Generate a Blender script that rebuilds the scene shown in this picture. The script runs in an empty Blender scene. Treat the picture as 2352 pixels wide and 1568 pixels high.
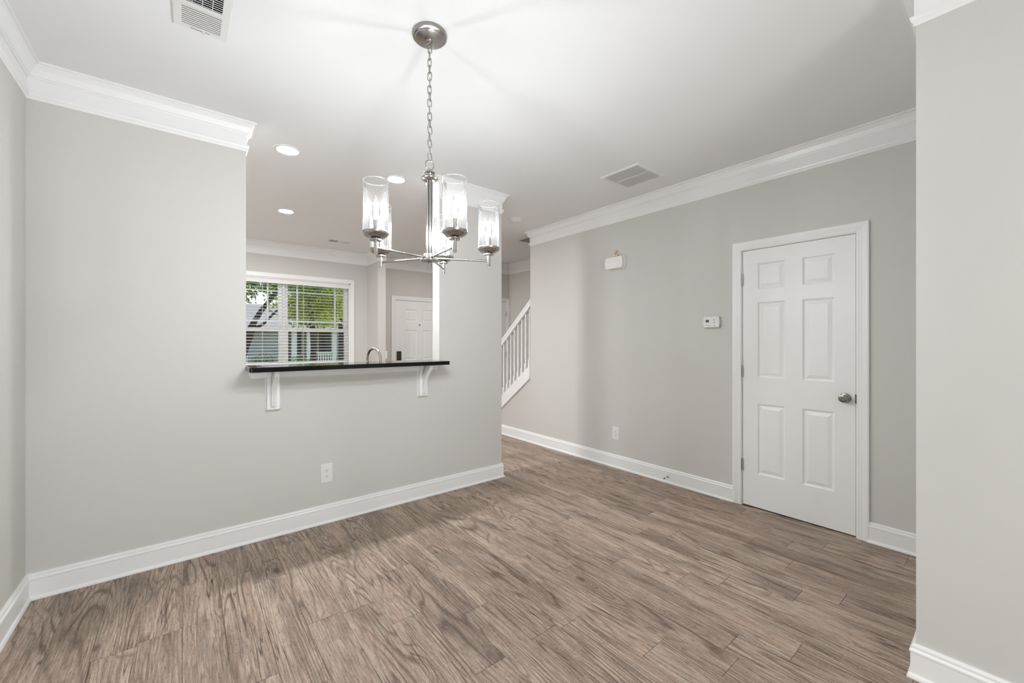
import bpy, bmesh, math, random
from mathutils import Vector, Matrix
random.seed(7)
scene = bpy.context.scene
C = scene.collection
PI = math.pi

# ------------------------------------------------------------------ camera
cam_d = bpy.data.cameras.new('camera')
cam_d.sensor_width = 36.0
cam_d.lens = 937.63 / 2352 * 36.0
cam_d.shift_y = -1.44 / 2352
cam_d.clip_start = 0.02
cam = bpy.data.objects.new('camera', cam_d)
C.objects.link(cam)
cam.location = (0, 0, 1.314)
cam.rotation_euler = (PI / 2, 0, -math.radians(38.64))
scene.camera = cam

# ------------------------------------------------------------------ sky, sun, exposure
world = bpy.data.worlds.new('sky')
scene.world = world
world.use_nodes = True
wn = world.node_tree
sky = wn.nodes.new('ShaderNodeTexSky')
sky.sky_type = 'NISHITA'
sky.sun_disc = False
sky.sun_elevation = math.radians(52)
sky.sun_rotation = math.radians(70)
sky.air_density = 1.2
sky.dust_density = 2.0
wn.links.new(sky.outputs[0], wn.nodes['Background'].inputs[0])
SKY = 0.30
wn.nodes['Background'].inputs[1].default_value = SKY

sun_d = bpy.data.lights.new('sun', 'SUN')
sun_d.energy = 5.5
sun_d.color = (1.0, 0.95, 0.86)
sun_d.angle = math.radians(0.6)
sun = bpy.data.objects.new('sun', sun_d)
C.objects.link(sun)
sun.location = (20, 10, 25)
sun.rotation_euler = Vector((0.62, 0.22, 0.9)).to_track_quat('Z', 'Y').to_euler()

# added area lamp for daylight fill, at the added door behind the camera
day_d = bpy.data.lights.new('added_rear_daylight', 'AREA')
day_d.shape = 'RECTANGLE'
day_d.size, day_d.size_y = 1.25, 1.85
day_d.energy = 70.0
day_d.color = (0.93, 0.97, 1.0)
day = bpy.data.objects.new('added_rear_daylight', day_d)
C.objects.link(day)
day.location = (0.17, -3.33, 1.02)
day.rotation_euler = (PI / 2, 0, 0)      # faces +Y, into the room

scene.view_settings.view_transform = 'Standard'
scene.view_settings.look = 'None'
scene.view_settings.gamma = 1.0
scene.view_settings.exposure = 0.12
scene.view_settings.use_curve_mapping = False
try:
    scene.cycles.use_denoising = True
    scene.cycles.max_bounces = 8
    scene.cycles.diffuse_bounces = 5
    scene.cycles.glossy_bounces = 4
    scene.cycles.transparent_max_bounces = 16
    scene.cycles.sample_clamp_indirect = 4.0
    scene.cycles.caustics_reflective = False
    scene.cycles.caustics_refractive = False
except Exception:
    pass

L_BULB = 900.0      # candle bulbs of the chandelier
L_CAN = 540.0       # recessed ceiling lights of the kitchen
L_CAN_REAR = 20.0  # added, unseen ceiling lights behind the camera, for fill

# ------------------------------------------------------------------ key dimensions (metres)
XL, XR, YB = -0.632, 3.493, 3.147        # left wall, door wall, half wall
ZC = 2.722                               # ceiling
XO, XC0, XC1 = 0.306, 1.711, 2.386       # opening edge, column
TH = 0.118
YF = 6.70                                # street wall
XN, YN = 2.228, 0.26                     # near right wall
XS = 4.68                                # far stair wall
YK = 5.93                                # coat closet wall
YH = 3.99                                # end of full height door wall
YREAR = -3.4
ZSILL = 1.118

# ------------------------------------------------------------------ helpers
def lin(c):
    c = c / 255.0
    return c / 12.92 if c <= 0.04045 else ((c + 0.055) / 1.055) ** 2.4
def rgb(r, g, b):
    return (lin(r), lin(g), lin(b), 1.0)

def tag(o, label=None, cat=None, group=None, kind=None):
    if label: o['label'] = label
    if cat: o['category'] = cat
    if group: o['group'] = group
    if kind: o['kind'] = kind
    return o

def link(name, me, mat=None, parent=None, loc=None, rot=None):
    o = bpy.data.objects.new(name, me)
    C.objects.link(o)
    if mat is not None and me is not None and not me.materials:
        me.materials.append(mat)
    if parent is not None: o.parent = parent
    if loc is not None: o.location = loc
    if rot is not None: o.rotation_euler = rot
    return o

def empty(name, loc, label=None, cat=None, group=None, kind=None, rotz=0.0):
    o = bpy.data.objects.new(name, None)
    o.empty_display_size = 0.05
    C.objects.link(o)
    o.location = loc
    o.rotation_euler = (0, 0, rotz)
    return tag(o, label, cat, group, kind)

def mesh_of(bm, name='mesh', smooth=None):
    bmesh.ops.recalc_face_normals(bm, faces=bm.faces[:])
    me = bpy.data.meshes.new(name)
    bm.to_mesh(me); bm.free()
    if smooth is not None:
        for p in me.polygons: p.use_smooth = True
        me.set_sharp_from_angle(angle=math.radians(smooth))
    return me

def add_box(bm, x0, x1, y0, y1, z0, z1):
    vs = [bm.verts.new((x, y, z)) for z in (z0, z1) for y in (y0, y1) for x in (x0, x1)]
    for f in ((0, 2, 3, 1), (4, 5, 7, 6), (0, 1, 5, 4), (2, 6, 7, 3), (0, 4, 6, 2), (1, 3, 7, 5)):
        bm.faces.new([vs[i] for i in f])

def box_me(x0, x1, y0, y1, z0, z1, bevel=0.0, seg=1):
    bm = bmesh.new()
    add_box(bm, x0, x1, y0, y1, z0, z1)
    if bevel:
        bmesh.ops.bevel(bm, geom=bm.edges[:] + bm.verts[:], offset=bevel, segments=seg, profile=0.5, affect='EDGES')
    return mesh_of(bm, smooth=40 if seg > 1 else None)

def box(name, x0, x1, y0, y1, z0, z1, mat, parent=None, bevel=0.0, seg=1):
    o = link(name, box_me(x0, x1, y0, y1, z0, z1, bevel, seg), mat, parent)
    return weighted(o) if seg > 1 else o

def weighted(o):
    m = o.modifiers.new('weighted_normal', 'WEIGHTED_NORMAL'); m.keep_sharp = True
    return o

def boxes(name, lst, mat, parent=None):
    bm = bmesh.new()
    for b in lst: add_box(bm, *b)
    return link(name, mesh_of(bm), mat, parent)

def add_prism(bm, poly, axis, a, b):
    """poly: 2-D outline; axis 'x': (y,z), 'y': (x,z), 'z': (x,y); extruded from a to b"""
    def P(u, v, w):
        return {'x': (w, u, v), 'y': (u, w, v), 'z': (u, v, w)}[axis]
    A = [bm.verts.new(P(u, v, a)) for u, v in poly]
    B = [bm.verts.new(P(u, v, b)) for u, v in poly]
    n = len(poly)
    bm.faces.new(A); bm.faces.new(B)
    for i in range(n):
        bm.faces.new((A[i], A[(i + 1) % n], B[(i + 1) % n], B[i]))

def prism(name, poly, axis, a, b, mat, parent=None, bevel=0.0, seg=1, smooth=None):
    bm = bmesh.new()
    add_prism(bm, poly, axis, a, b)
    if bevel:
        bmesh.ops.bevel(bm, geom=bm.edges[:] + bm.verts[:], offset=bevel, segments=seg, profile=0.5, affect='EDGES')
    o = link(name, mesh_of(bm, smooth=smooth), mat, parent)
    return weighted(o) if smooth else o

def lathe_me(profile, seg=32, smooth=35):
    bm = bmesh.new()
    rings = []
    for r, z in profile:
        if r <= 1e-6:
            rings.append([bm.verts.new((0, 0, z))])
        else:
            rings.append([bm.verts.new((r * math.cos(2 * PI * i / seg), r * math.sin(2 * PI * i / seg), z)) for i in range(seg)])
    for a, b in zip(rings, rings[1:]):
        for i in range(seg):
            j = (i + 1) % seg
            if len(a) == 1 and len(b) == 1: continue
            if len(a) == 1: bm.faces.new((a[0], b[i], b[j]))
            elif len(b) == 1: bm.faces.new((a[i], a[j], b[0]))
            else: bm.faces.new((a[i], a[j], b[j], b[i]))
    return mesh_of(bm, smooth=smooth)

def lathe(name, profile, mat, parent=None, loc=None, rot=None, seg=32, smooth=35):
    return link(name, lathe_me(profile, seg, smooth), mat, parent, loc, rot)

def tube_me(pts, r, seg=10, closed=False, radii=None):
    pts = [Vector(p) for p in pts]
    n = len(pts)
    bm = bmesh.new()
    rings = []
    prev = None
    for i, p in enumerate(pts):
        if closed: t = (pts[(i + 1) % n] - pts[(i - 1) % n])
        else: t = pts[min(i + 1, n - 1)] - pts[max(i - 1, 0)]
        t.normalize()
        if prev is None:
            u = t.orthogonal().normalized()
        else:
            u = (prev - t * prev.dot(t)).normalized()
        prev = u
        v = t.cross(u)
        rr = radii[i] if radii else r
        rings.append([bm.verts.new(p + (u * math.cos(2 * PI * k / seg) + v * math.sin(2 * PI * k / seg)) * rr) for k in range(seg)])
    m = n if closed else n - 1
    for i in range(m):
        a, b = rings[i], rings[(i + 1) % n]
        best = 0
        if closed and i == n - 1:
            best = min(range(seg), key=lambda s: (a[0].co - b[s].co).length)
        for k in range(seg):
            bm.faces.new((a[k], a[(k + 1) % seg], b[(k + 1 + best) % seg], b[(k + best) % seg]))
    if not closed:
        bm.faces.new(rings[0][::-1]); bm.faces.new(rings[-1])
    return mesh_of(bm, smooth=50)

def tube(name, pts, r, mat, parent=None, seg=10, closed=False, radii=None, loc=None, rot=None):
    return link(name, tube_me(pts, r, seg, closed, radii), mat, parent, loc, rot)

def sweep(name, profile, path, mat, side=1, parent=None, closed=False):
    """profile: closed outline of (offset from wall, height); path: (x,y) corners on the wall face;
    side=+1 offsets to the left of the walking direction. Corners are mitred."""
    n = len(path)
    P = [Vector((p[0], p[1])) for p in path]
    offs = []
    for i in range(n):
        if closed:
            d0 = (P[i] - P[i - 1]).normalized(); d1 = (P[(i + 1) % n] - P[i]).normalized()
        else:
            d1 = (P[i + 1] - P[i]).normalized() if i < n - 1 else (P[i] - P[i - 1]).normalized()
            d0 = (P[i] - P[i - 1]).normalized() if i > 0 else d1
        n0 = Vector((-d0.y, d0.x)) * side; n1 = Vector((-d1.y, d1.x)) * side
        m = n0 + n1
        m = m / max(m.dot(n0), 1e-6) if m.length > 1e-6 else n0
        offs.append(m)
    bm = bmesh.new()
    rings = [[bm.verts.new((P[i].x + offs[i].x * o, P[i].y + offs[i].y * o, z)) for o, z in profile] for i in range(n)]
    k = len(profile)
    for i in range(n if closed else n - 1):
        a, b = rings[i], rings[(i + 1) % n]
        for j in range(k):
            bm.faces.new((a[j], a[(j + 1) % k], b[(j + 1) % k], b[j]))
    if not closed:
        bm.faces.new(rings[0]); bm.faces.new(rings[-1])
    return link(name, mesh_of(bm), mat, parent)

# ------------------------------------------------------------------ materials
class NT:
    def __init__(self, name):
        self.m = bpy.data.materials.new(name); self.m.use_nodes = True
        self.t = self.m.node_tree; self.t.nodes.clear()
        self.out = self.t.nodes.new('ShaderNodeOutputMaterial')
    def n(self, kind, inputs=None, **props):
        nd = self.t.nodes.new('ShaderNode' + kind)
        for k, v in props.items(): setattr(nd, k, v)
        for k, v in (inputs or {}).items():
            s = nd.inputs[k]
            if isinstance(v, bpy.types.NodeSocket): self.t.links.new(v, s)
            else: s.default_value = v
        return nd
    def math(self, op, a, b=0.0, c=None, clamp=False):
        nd = self.n('Math', {0: a, 1: b}, operation=op, use_clamp=clamp)
        if c is not None:
            if isinstance(c, bpy.types.NodeSocket): self.t.links.new(c, nd.inputs[2])
            else: nd.inputs[2].default_value = c
        return nd.outputs[0]
    def mix(self, fac, a, b, blend='MIX'):
        nd = self.t.nodes.new('ShaderNodeMix'); nd.data_type = 'RGBA'; nd.blend_type = blend
        for s, v in ((nd.inputs['Factor'], fac), (nd.inputs[6], a), (nd.inputs[7], b)):
            if isinstance(v, bpy.types.NodeSocket): self.t.links.new(v, s)
            else: s.default_value = v
        return nd.outputs[2]
    def ramp(self, fac, stops):
        nd = self.t.nodes.new('ShaderNodeValToRGB')
        self.t.links.new(fac, nd.inputs[0])
        e = nd.color_ramp.elements
        while len(e) < len(stops): e.new(0.5)
        for i, (p, c) in enumerate(stops):
            e[i].position = p
            e[i].color = c if isinstance(c, tuple) else (c, c, c, 1)
        return nd.outputs[0]
    def done(self, shader):
        self.t.links.new(shader, self.out.inputs[0]); return self.m

def paint(name, col, rough=0.55, spec=0.35, bump=0.0, bscale=250.0, tint=0.015):
    k = NT(name)
    tc = k.n('TexCoord').outputs['Object']
    big = k.n('TexNoise', {'Vector': tc, 'Scale': 1.3, 'Detail': 2.0}).outputs[0]
    dark = tuple(c * (1 - tint * 2) for c in col[:3]) + (1,)
    base = k.mix(big, dark, col)
    b = k.n('BsdfPrincipled', {'Base Color': base, 'Roughness': rough, 'Specular IOR Level': spec})
    if bump:
        nz = k.n('TexNoise', {'Vector': tc, 'Scale': bscale, 'Detail': 2.0}).outputs[0]
        bp = k.n('Bump', {'Height': nz, 'Strength': bump, 'Distance': 0.002})
        k.t.links.new(bp.outputs[0], b.inputs['Normal'])
    return k.done(b.outputs[0])

def metal(name, col, rough=0.25, aniso_scale=None):
    k = NT(name)
    tc = k.n('TexCoord').outputs['Object']
    nz = k.n('TexNoise', {'Vector': tc, 'Scale': 60.0, 'Detail': 2.0}).outputs[0]
    r = k.math('MULTIPLY_ADD', nz, 0.10, rough - 0.05)
    b = k.n('BsdfPrincipled', {'Base Color': col, 'Metallic': 1.0, 'Roughness': r})
    return k.done(b.outputs[0])

def emit(name, col, strength):
    k = NT(name)
    e = k.n('Emission', {'Color': col, 'Strength': strength})
    return k.done(e.outputs[0])

M_WALL = paint('wall_paint', (0.640, 0.626, 0.600, 1), 0.6, 0.3, 0.06)
M_CEIL = paint('ceiling_paint', (0.86, 0.862, 0.865, 1), 0.8, 0.2, 0.05, 180)
M_TRIM = paint('trim_paint', (0.88, 0.88, 0.875, 1), 0.32, 0.45, 0.0, tint=0.006)
M_DOOR = paint('door_paint', (0.88, 0.88, 0.875, 1), 0.38, 0.45, 0.0, tint=0.006)
M_PLASTIC = paint('white_plastic', (0.80, 0.80, 0.79, 1), 0.35, 0.5, tint=0.0)
M_VENT = paint('vent_enamel', (0.78, 0.78, 0.77, 1), 0.4, 0.4, tint=0.0)
M_DARK = paint('dark_cavity', (0.006, 0.006, 0.006, 1), 0.9, 0.1, tint=0.0)
M_FILTER = paint('grey_filter', (0.58, 0.58, 0.57, 1), 0.9, 0.1, tint=0.0)
M_SLOT = paint('slot_dark', (0.02, 0.02, 0.02, 1), 0.7, 0.2, tint=0.0)
M_NICKEL = metal('brushed_nickel', (0.42, 0.405, 0.385, 1), 0.26)
M_STEEL = metal('polished_steel', (0.55, 0.54, 0.525, 1), 0.15)
M_BRONZE = metal('dark_bronze', (0.10, 0.075, 0.06, 1), 0.35)
M_BRASS = metal('brass', (0.72, 0.60, 0.32, 1), 0.25)
M_KNOB = metal('door_knob_nickel', (0.30, 0.285, 0.265, 1), 0.16)
M_HINGE = metal('hinge_nickel', (0.50, 0.48, 0.45, 1), 0.3)
M_COPPER = paint('wire_copper', (0.55, 0.40, 0.33, 1), 0.4, 0.4)
M_BULB = emit('lit_bulb', (0.93, 0.97, 1.0, 1), L_BULB)
M_CAN = emit('lit_lens', (0.97, 0.985, 1.0, 1), L_CAN)
M_CANR = emit('lit_lens_added_rear', (0.96, 0.98, 1.0, 1), L_CAN_REAR)  # lens of the added lights behind the camera
M_CANF = emit('lit_lens_added_foyer', (1.0, 0.97, 0.93, 1), 250.0)  # lens of the added foyer light
M_BLIND = paint('blind_slat_white', (0.80, 0.79, 0.77, 1), 0.4, 0.4, tint=0.0)
M_LCD = paint('lcd_grey', (0.045, 0.05, 0.045, 1), 0.25, 0.5, tint=0.0)
M_LCDSEG = paint('lcd_segment', (0.13, 0.14, 0.125, 1), 0.25, 0.5, tint=0.0)
M_BTN = paint('grey_button', (0.22, 0.22, 0.21, 1), 0.4, 0.4, tint=0.0)
M_CAB = paint('cabinet_paint', (0.70, 0.69, 0.67, 1), 0.4, 0.4)
M_SUBFLOOR = paint('subfloor_dark', (0.035, 0.028, 0.022, 1), 0.9, 0.1)
M_BROWN = paint('floor_brown', (0.33, 0.245, 0.185, 1), 0.5, 0.3)

def wood_floor():
    k = NT('vinyl_plank_wood')
    tc = k.n('TexCoord').outputs['Object']
    rnd = k.n('ObjectInfo').outputs['Random']
    off = k.n('CombineXYZ', {0: k.math('MULTIPLY', rnd, 57.3), 1: k.math('MULTIPLY', rnd, 131.7), 2: k.math('MULTIPLY', rnd, 23.1)}).outputs[0]
    P = k.n('VectorMath', {0: tc, 1: off}, operation='ADD').outputs[0]
    def scaled(sx, sy, sz=1.0):
        return k.n('VectorMath', {0: P, 1: (sx, sy, sz)}, operation='MULTIPLY').outputs[0]
    def noise(vec, detail=2.0, rough=0.5, dist=0.0):
        return k.n('TexNoise', {'Vector': vec, 'Scale': 1.0, 'Detail': detail, 'Roughness': rough, 'Distortion': dist}).outputs[0]
    # knots: a sparse cell pattern, stretched along the board
    kv = k.n('TexVoronoi', {'Vector': scaled(5.2, 2.3), 'Scale': 1.0, 'Randomness': 1.0}, feature='F1')
    kd = kv.outputs['Distance']
    ksel = k.math('GREATER_THAN', k.n('SeparateColor', {0: kv.outputs['Color']}).outputs[0], 0.40)
    kfield = k.math('MULTIPLY', k.ramp(kd, [(0.0, 1.0), (0.07, 0.62), (0.22, 0.16), (0.42, 0.0)]), ksel)
    kcore = k.math('MULTIPLY', k.ramp(kd, [(0.0, 1.0), (0.055, 0.95), (0.085, 0.25), (0.11, 0.0)]), ksel)
    # growth rings: contour lines of a stretched field, pushed around the knots
    field = noise(scaled(6.0, 0.50), 1.5, 0.40, 0.15)
    fine = noise(scaled(38.0, 6.0), 2.0)
    f2 = k.math('ADD', k.math('MULTIPLY_ADD', kfield, 0.30, field), k.math('MULTIPLY', fine, 0.016))
    ring = k.math('SINE', k.math('MULTIPLY', f2, 150.0))
    ringm = k.ramp(k.math('MULTIPLY_ADD', ring, 0.5, 0.5), [(0.0, 0.0), (0.62, 0.06), (0.86, 0.55), (1.0, 1.0)])
    ringgate = k.ramp(noise(scaled(9.0, 1.6), 2.0), [(0.34, 0.10), (0.62, 1.0)])
    # fibres, pores and long dark checks
    fib = noise(scaled(230.0, 9.0), 4.0, 0.65)
    por = noise(scaled(150.0, 26.0), 3.0, 0.7)
    saw = noise(scaled(60.0, 110.0), 3.0, 0.6)
    chk = k.math('ABSOLUTE', k.math('SUBTRACT', noise(scaled(26.0, 0.9), 2.0, 0.5, 0.4), 0.5))
    chkm = k.ramp(chk, [(0.0, 1.0), (0.006, 0.75), (0.016, 0.0)])
    chkgate = k.ramp(noise(scaled(10.0, 2.6), 1.0), [(0.46, 0.0), (0.60, 1.0)])
    # weathered grey-brown patches and pinkish streaks
    pat = k.ramp(noise(scaled(6.5, 1.35), 5.0, 0.62, 0.6), [(0.47, 0.0), (0.70, 1.0)])
    pnk = k.ramp(noise(scaled(11.0, 1.1, 2.0), 3.0, 0.6), [(0.50, 0.0), (0.72, 1.0)])
    lgt = k.ramp(noise(scaled(17.0, 0.7, 3.0), 3.0, 0.6), [(0.50, 0.0), (0.75, 1.0)])
    c = k.mix(k.ramp(fib, [(0.36, 0.0), (0.64, 1.0)]), rgb(138, 118, 104), rgb(194, 176, 160))
    c = k.mix(k.math('MULTIPLY', pnk, 0.34), c, rgb(160, 126, 108))
    c = k.mix(k.math('MULTIPLY', lgt, 0.55), c, rgb(206, 190, 174))
    c = k.mix(k.math('MULTIPLY', pat, 0.70), c, rgb(98, 86, 80))
    c = k.mix(k.math('MULTIPLY', k.math('MULTIPLY', ringm, ringgate), 0.72), c, rgb(84, 67, 56))
    c = k.mix(k.math('MULTIPLY', k.ramp(por, [(0.55, 0.0), (0.68, 1.0)]), 0.55), c, rgb(90, 74, 64))
    c = k.mix(k.math('MULTIPLY', k.ramp(saw, [(0.55, 0.0), (0.75, 1.0)]), 0.35), c, rgb(204, 186, 168))
    c = k.mix(k.math('MULTIPLY', k.math('MULTIPLY', chkm, chkgate), 0.85), c, rgb(60, 47, 40))
    stk = k.ramp(noise(scaled(100.0, 0.9), 3.0, 0.6), [(0.53, 0.0), (0.63, 1.0)])
    c = k.mix(k.math('MULTIPLY', stk, 0.26), c, rgb(92, 74, 63))
    kn = k.math('MULTIPLY', kcore, k.ramp(por, [(0.30, 1.0), (0.62, 0.55)]))
    c = k.mix(k.math('MULTIPLY', kn, 0.85), c, rgb(58, 46, 40))
    tone = k.math('MULTIPLY_ADD', k.math('FRACT', k.math('MULTIPLY', rnd, 7.31)), 0.20, 0.90)
    hsv = k.n('HueSaturation', {'Color': c, 'Value': tone, 'Saturation': 1.0})
    h = k.math('ADD', k.math('MULTIPLY', fib, 0.5), k.math('MULTIPLY', ringm, -0.35))
    bp = k.n('Bump', {'Height': h, 'Strength': 0.22, 'Distance': 0.0012})
    b = k.n('BsdfPrincipled', {'Base Color': hsv.outputs[0], 'Roughness': k.math('MULTIPLY_ADD', fib, 0.18, 0.42),
                               'Specular IOR Level': 0.32, 'Normal': bp.outputs[0]})
    return k.done(b.outputs[0])
M_WOOD = wood_floor()

def granite():
    k = NT('black_granite')
    tc = k.n('TexCoord').outputs['Object']
    v = k.n('TexVoronoi', {'Vector': tc, 'Scale': 330.0}, feature='F1')
    sp = k.math('MULTIPLY', k.ramp(v.outputs['Distance'], [(0.0, 1.0), (0.16, 0.8), (0.28, 0.0)]),
                k.math('GREATER_THAN', k.n('SeparateColor', {0: v.outputs['Color']}).outputs[1], 0.80))
    c = k.mix(sp, (0.003, 0.003, 0.0035, 1), (0.12, 0.12, 0.13, 1))
    b = k.n('BsdfPrincipled', {'Base Color': c, 'Roughness': 0.05, 'Specular IOR Level': 0.28})
    return k.done(b.outputs[0])
M_GRANITE = granite()

def thin_glass(name, tint, haze, seeds=0.0, gloss_r=0.03):
    k = NT(name)
    tr = k.n('BsdfTransparent', {'Color': tint})
    gl = k.n('BsdfGlossy', {'Color': (1, 1, 1, 1), 'Roughness': gloss_r})
    fr = k.n('Fresnel', {'IOR': 1.45}).outputs[0]
    sh = k.n('MixShader', {0: k.math('MULTIPLY', fr, 0.9), 1: tr.outputs[0], 2: gl.outputs[0]})
    if haze:
        tc = k.n('TexCoord').outputs['Object']
        nz = k.n('TexNoise', {'Vector': k.n('VectorMath', {0: tc, 1: (1.0, 1.0, 0.12)}, operation='MULTIPLY').outputs[0], 'Scale': 110.0, 'Detail': 2.0}).outputs[0]
        sd = k.n('TexVoronoi', {'Vector': tc, 'Scale': 170.0}, feature='F1').outputs['Distance']
        sdm = k.ramp(sd, [(0.0, 1.0), (0.12, 0.6), (0.22, 0.0)])
        fac = k.math('ADD', k.math('MULTIPLY', k.ramp(nz, [(0.35, 0.35), (0.75, 1.0)]), haze), k.math('MULTIPLY', sdm, seeds))
        df = k.n('BsdfDiffuse', {'Color': (0.9, 0.9, 0.9, 1)})
        tl = k.n('BsdfTranslucent', {'Color': (0.9, 0.9, 0.9, 1)})
        half = k.n('MixShader', {0: 0.5, 1: df.outputs[0], 2: tl.outputs[0]})
        sh = k.n('MixShader', {0: fac, 1: sh.outputs[0], 2: half.outputs[0]})
    return k.done(sh.outputs[0])
M_SHADE = thin_glass('seeded_shade_glass', (0.98, 0.98, 0.98, 1), 0.015, 0.02)
M_RIM = thin_glass('shade_rim_glass', (0.9, 0.9, 0.9, 1), 0.16, 0.0)
M_PANE = thin_glass('window_glass', (0.97, 0.98, 0.97, 1), 0.0)

# ------------------------------------------------------------------ floor
floor = boxes('floor', [(-0.8, 4.9, YREAR - 0.2, YF + 0.2, -0.12, -0.004)], M_SUBFLOOR)
tag(floor, 'brown wood-look vinyl plank floor', 'floor', kind='structure')
PW, PL = 0.150, 0.9144
joints = {0: 0.7247, 1: 0.5703, 2: 0.8547, 3: 1.116, -1: 1.021, -2: 1.179, -3: 1.512, -5: 0.735, -6: 0.989, -7: 1.321}
plank_cache = {}
def plank(x0, x1, y0, y1):
    key = (round(x1 - x0, 4), round(y1 - y0, 3))
    me = plank_cache.get(key)
    if me is None:
        w, l = (x1 - x0) / 2 - 0.0004, (y1 - y0) / 2 - 0.0007
        c = 0.0006
        bm = bmesh.new()
        lo = [bm.verts.new((sx * w, sy * l, -0.004)) for sx, sy in ((-1, -1), (1, -1), (1, 1), (-1, 1))]
        md = [bm.verts.new((sx * w, sy * l, -c)) for sx, sy in ((-1, -1), (1, -1), (1, 1), (-1, 1))]
        hi = [bm.verts.new((sx * (w - c), sy * (l - c), 0)) for sx, sy in ((-1, -1), (1, -1), (1, 1), (-1, 1))]
        bm.faces.new(hi)
        for a, b in ((lo, md), (md, hi)):
            for i in range(4):
                bm.faces.new((a[i], a[(i + 1) % 4], b[(i + 1) % 4], b[i]))
        me = mesh_of(bm, 'plank')
        plank_cache[key] = me
    link('plank', me, M_WOOD, floor, ((x0 + x1) / 2, (y0 + y1) / 2, 0.0))
row = math.floor((XL - 2.39) / PW)
rr = random.Random(3)
while 2.39 + row * PW < XS:
    x0, x1 = max(2.39 + row * PW, XL), min(2.39 + (row + 1) * PW, XS)
    ylo = -0.75
    if x0 >= 3.49: yhi, ylo = YK, 5.25
    elif x1 > XC1 + 0.01: yhi = YF
    else: yhi = YB
    y = joints.get(row, rr.uniform(0.0, PL))
    while y > ylo: y -= PL
    a = ylo
    while a < yhi - 1e-6:
        b = y + PL
        y = b
        b = min(b, yhi)
        if b - a > 0.02 and x1 - x0 > 0.01: plank(x0, x1, a, b)
        a = b
    row += 1
box('subfloor_living', XL, XN, YREAR, -0.752, -0.004, 0.0, M_BROWN, floor)
box('subfloor_kitchen', XL, XC1 - 0.001, YB + 0.002, YF, -0.004, 0.0, M_BROWN, floor)

# ------------------------------------------------------------------ ceiling and walls
SW_X, SW_Y = 3.66, 4.43
ceil = boxes('ceiling', [(-0.8, SW_X, YREAR - 0.2, YF + 0.2, ZC, ZC + 0.25), (SW_X, 4.9, SW_Y, YF + 0.2, ZC, ZC + 0.25),
                         (SW_X, 4.9, YREAR - 0.2, YN, ZC, ZC + 0.25)], M_CEIL)
tag(ceil, 'flat white painted ceiling', 'ceiling', kind='structure')
def wall(name, lst, label):
    return tag(boxes(name, lst, M_WALL), label, 'wall', kind='structure')
wall('wall_left', [(XL - 0.12, XL, YREAR, YF, 0, ZC)], 'warm grey wall along the left edge of the picture')
wall('wall_back', [(XL, XO, YB, YB + TH, 0, ZC), (XO, XC0, YB, YB + TH, 0, ZSILL), (XC0, XC1, YB, YB + TH, 0, ZC)],
     'warm grey wall with the open pass-through and half wall under the bar')
DY0, DY1, DZ = 0.672, 1.429, 2.052          # door hole in the door wall
wr = wall('wall_right', [(XR, XR + 0.12, YN, DY0, 0, ZC), (XR, XR + 0.12, DY1, YH, 0, ZC), (XR, XR + 0.12, DY0, DY1, DZ, ZC),
                         (XR + 0.10, XR + 0.12, DY0, DY1, 0, DZ)], 'warm grey wall with the six-panel closet door and thermostat')
st_top = lambda y: 0.995 - 0.757 * (y - 3.992)
st_bot = lambda y: 0.818 - 0.757 * (y - 3.992)
tag(prism('wall_understair', [(YH, 0), (5.07, 0), (YH, st_bot(YH) - 0.001)], 'x', XR, XR + 0.12, M_WALL),
    'triangular grey wall under the stair stringer', 'wall', kind='structure')
wall('wall_right_near', [(XN, XR, YREAR, YN, 0, ZC)], 'plain warm grey wall at the right edge of the picture')
WX0, WX1, WZ0, WZ1 = 0.185, 2.05, 0.93, 2.222
EX0, EX1, EZ = 2.775, 3.735, 2.052
wall('wall_front', [(XL, WX0, YF, YF + 0.16, 0, ZC), (WX0, WX1, YF, YF + 0.16, 0, WZ0), (WX0, WX1, YF, YF + 0.16, WZ1, ZC),
                    (WX1, EX0, YF, YF + 0.16, 0, ZC), (EX0, EX1, YF, YF + 0.16, EZ, ZC), (EX1, XS + 0.12, YF, YF + 0.16, 0, ZC),
                    (EX0, EX1, YF + 0.14, YF + 0.16, 0, EZ)],
     'far grey wall with the kitchen window and the entry door')
wall('wall_kitchen_stub', [(2.32, 2.444, 6.22, YF, 0, ZC)], 'short grey wall stub between kitchen window and entry door')
CX0, CX1 = 3.87, 4.632
wall('wall_closet', [(3.80, CX0, YK, YK + 0.1, 0, ZC), (CX0, CX1, YK, YK + 0.1, DZ, ZC), (CX1, XS, YK, YK + 0.1, 0, ZC),
                     (CX0, CX1, YK + 0.08, YK + 0.1, 0, DZ), (3.80, 3.9, YK + 0.1, YF, 0, ZC)], 'grey wall around the coat closet door behind the stairs')
wall('wall_stair', [(XS, XS + 0.12, YN - 0.1, YF, 0, 5.2)], 'grey side wall of the stairwell behind the white balusters')
wall('wall_stairwell', [(SW_X - 0.12, SW_X, YN, SW_Y, ZC + 0.25, 5.2), (SW_X - 0.12, XS, SW_Y, SW_Y + 0.12, ZC + 0.25, 5.2),
                        (XR, XS, YN - 0.1, YN, 0, 5.2), (SW_X - 0.12, XS + 0.12, YN - 0.1, SW_Y + 0.12, 5.2, 5.3)], 'upper walls of the dark stairwell opening')
GX0, GX1, GZ = -0.52, 0.86, 2.05
wall('wall_rear', [(XL - 0.12, GX0, YREAR - 0.12, YREAR, 0, ZC), (GX1, XR, YREAR - 0.12, YREAR, 0, ZC), (GX0, GX1, YREAR - 0.12, YREAR, GZ, ZC)],
     'wall behind the camera with the added patio door')

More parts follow.
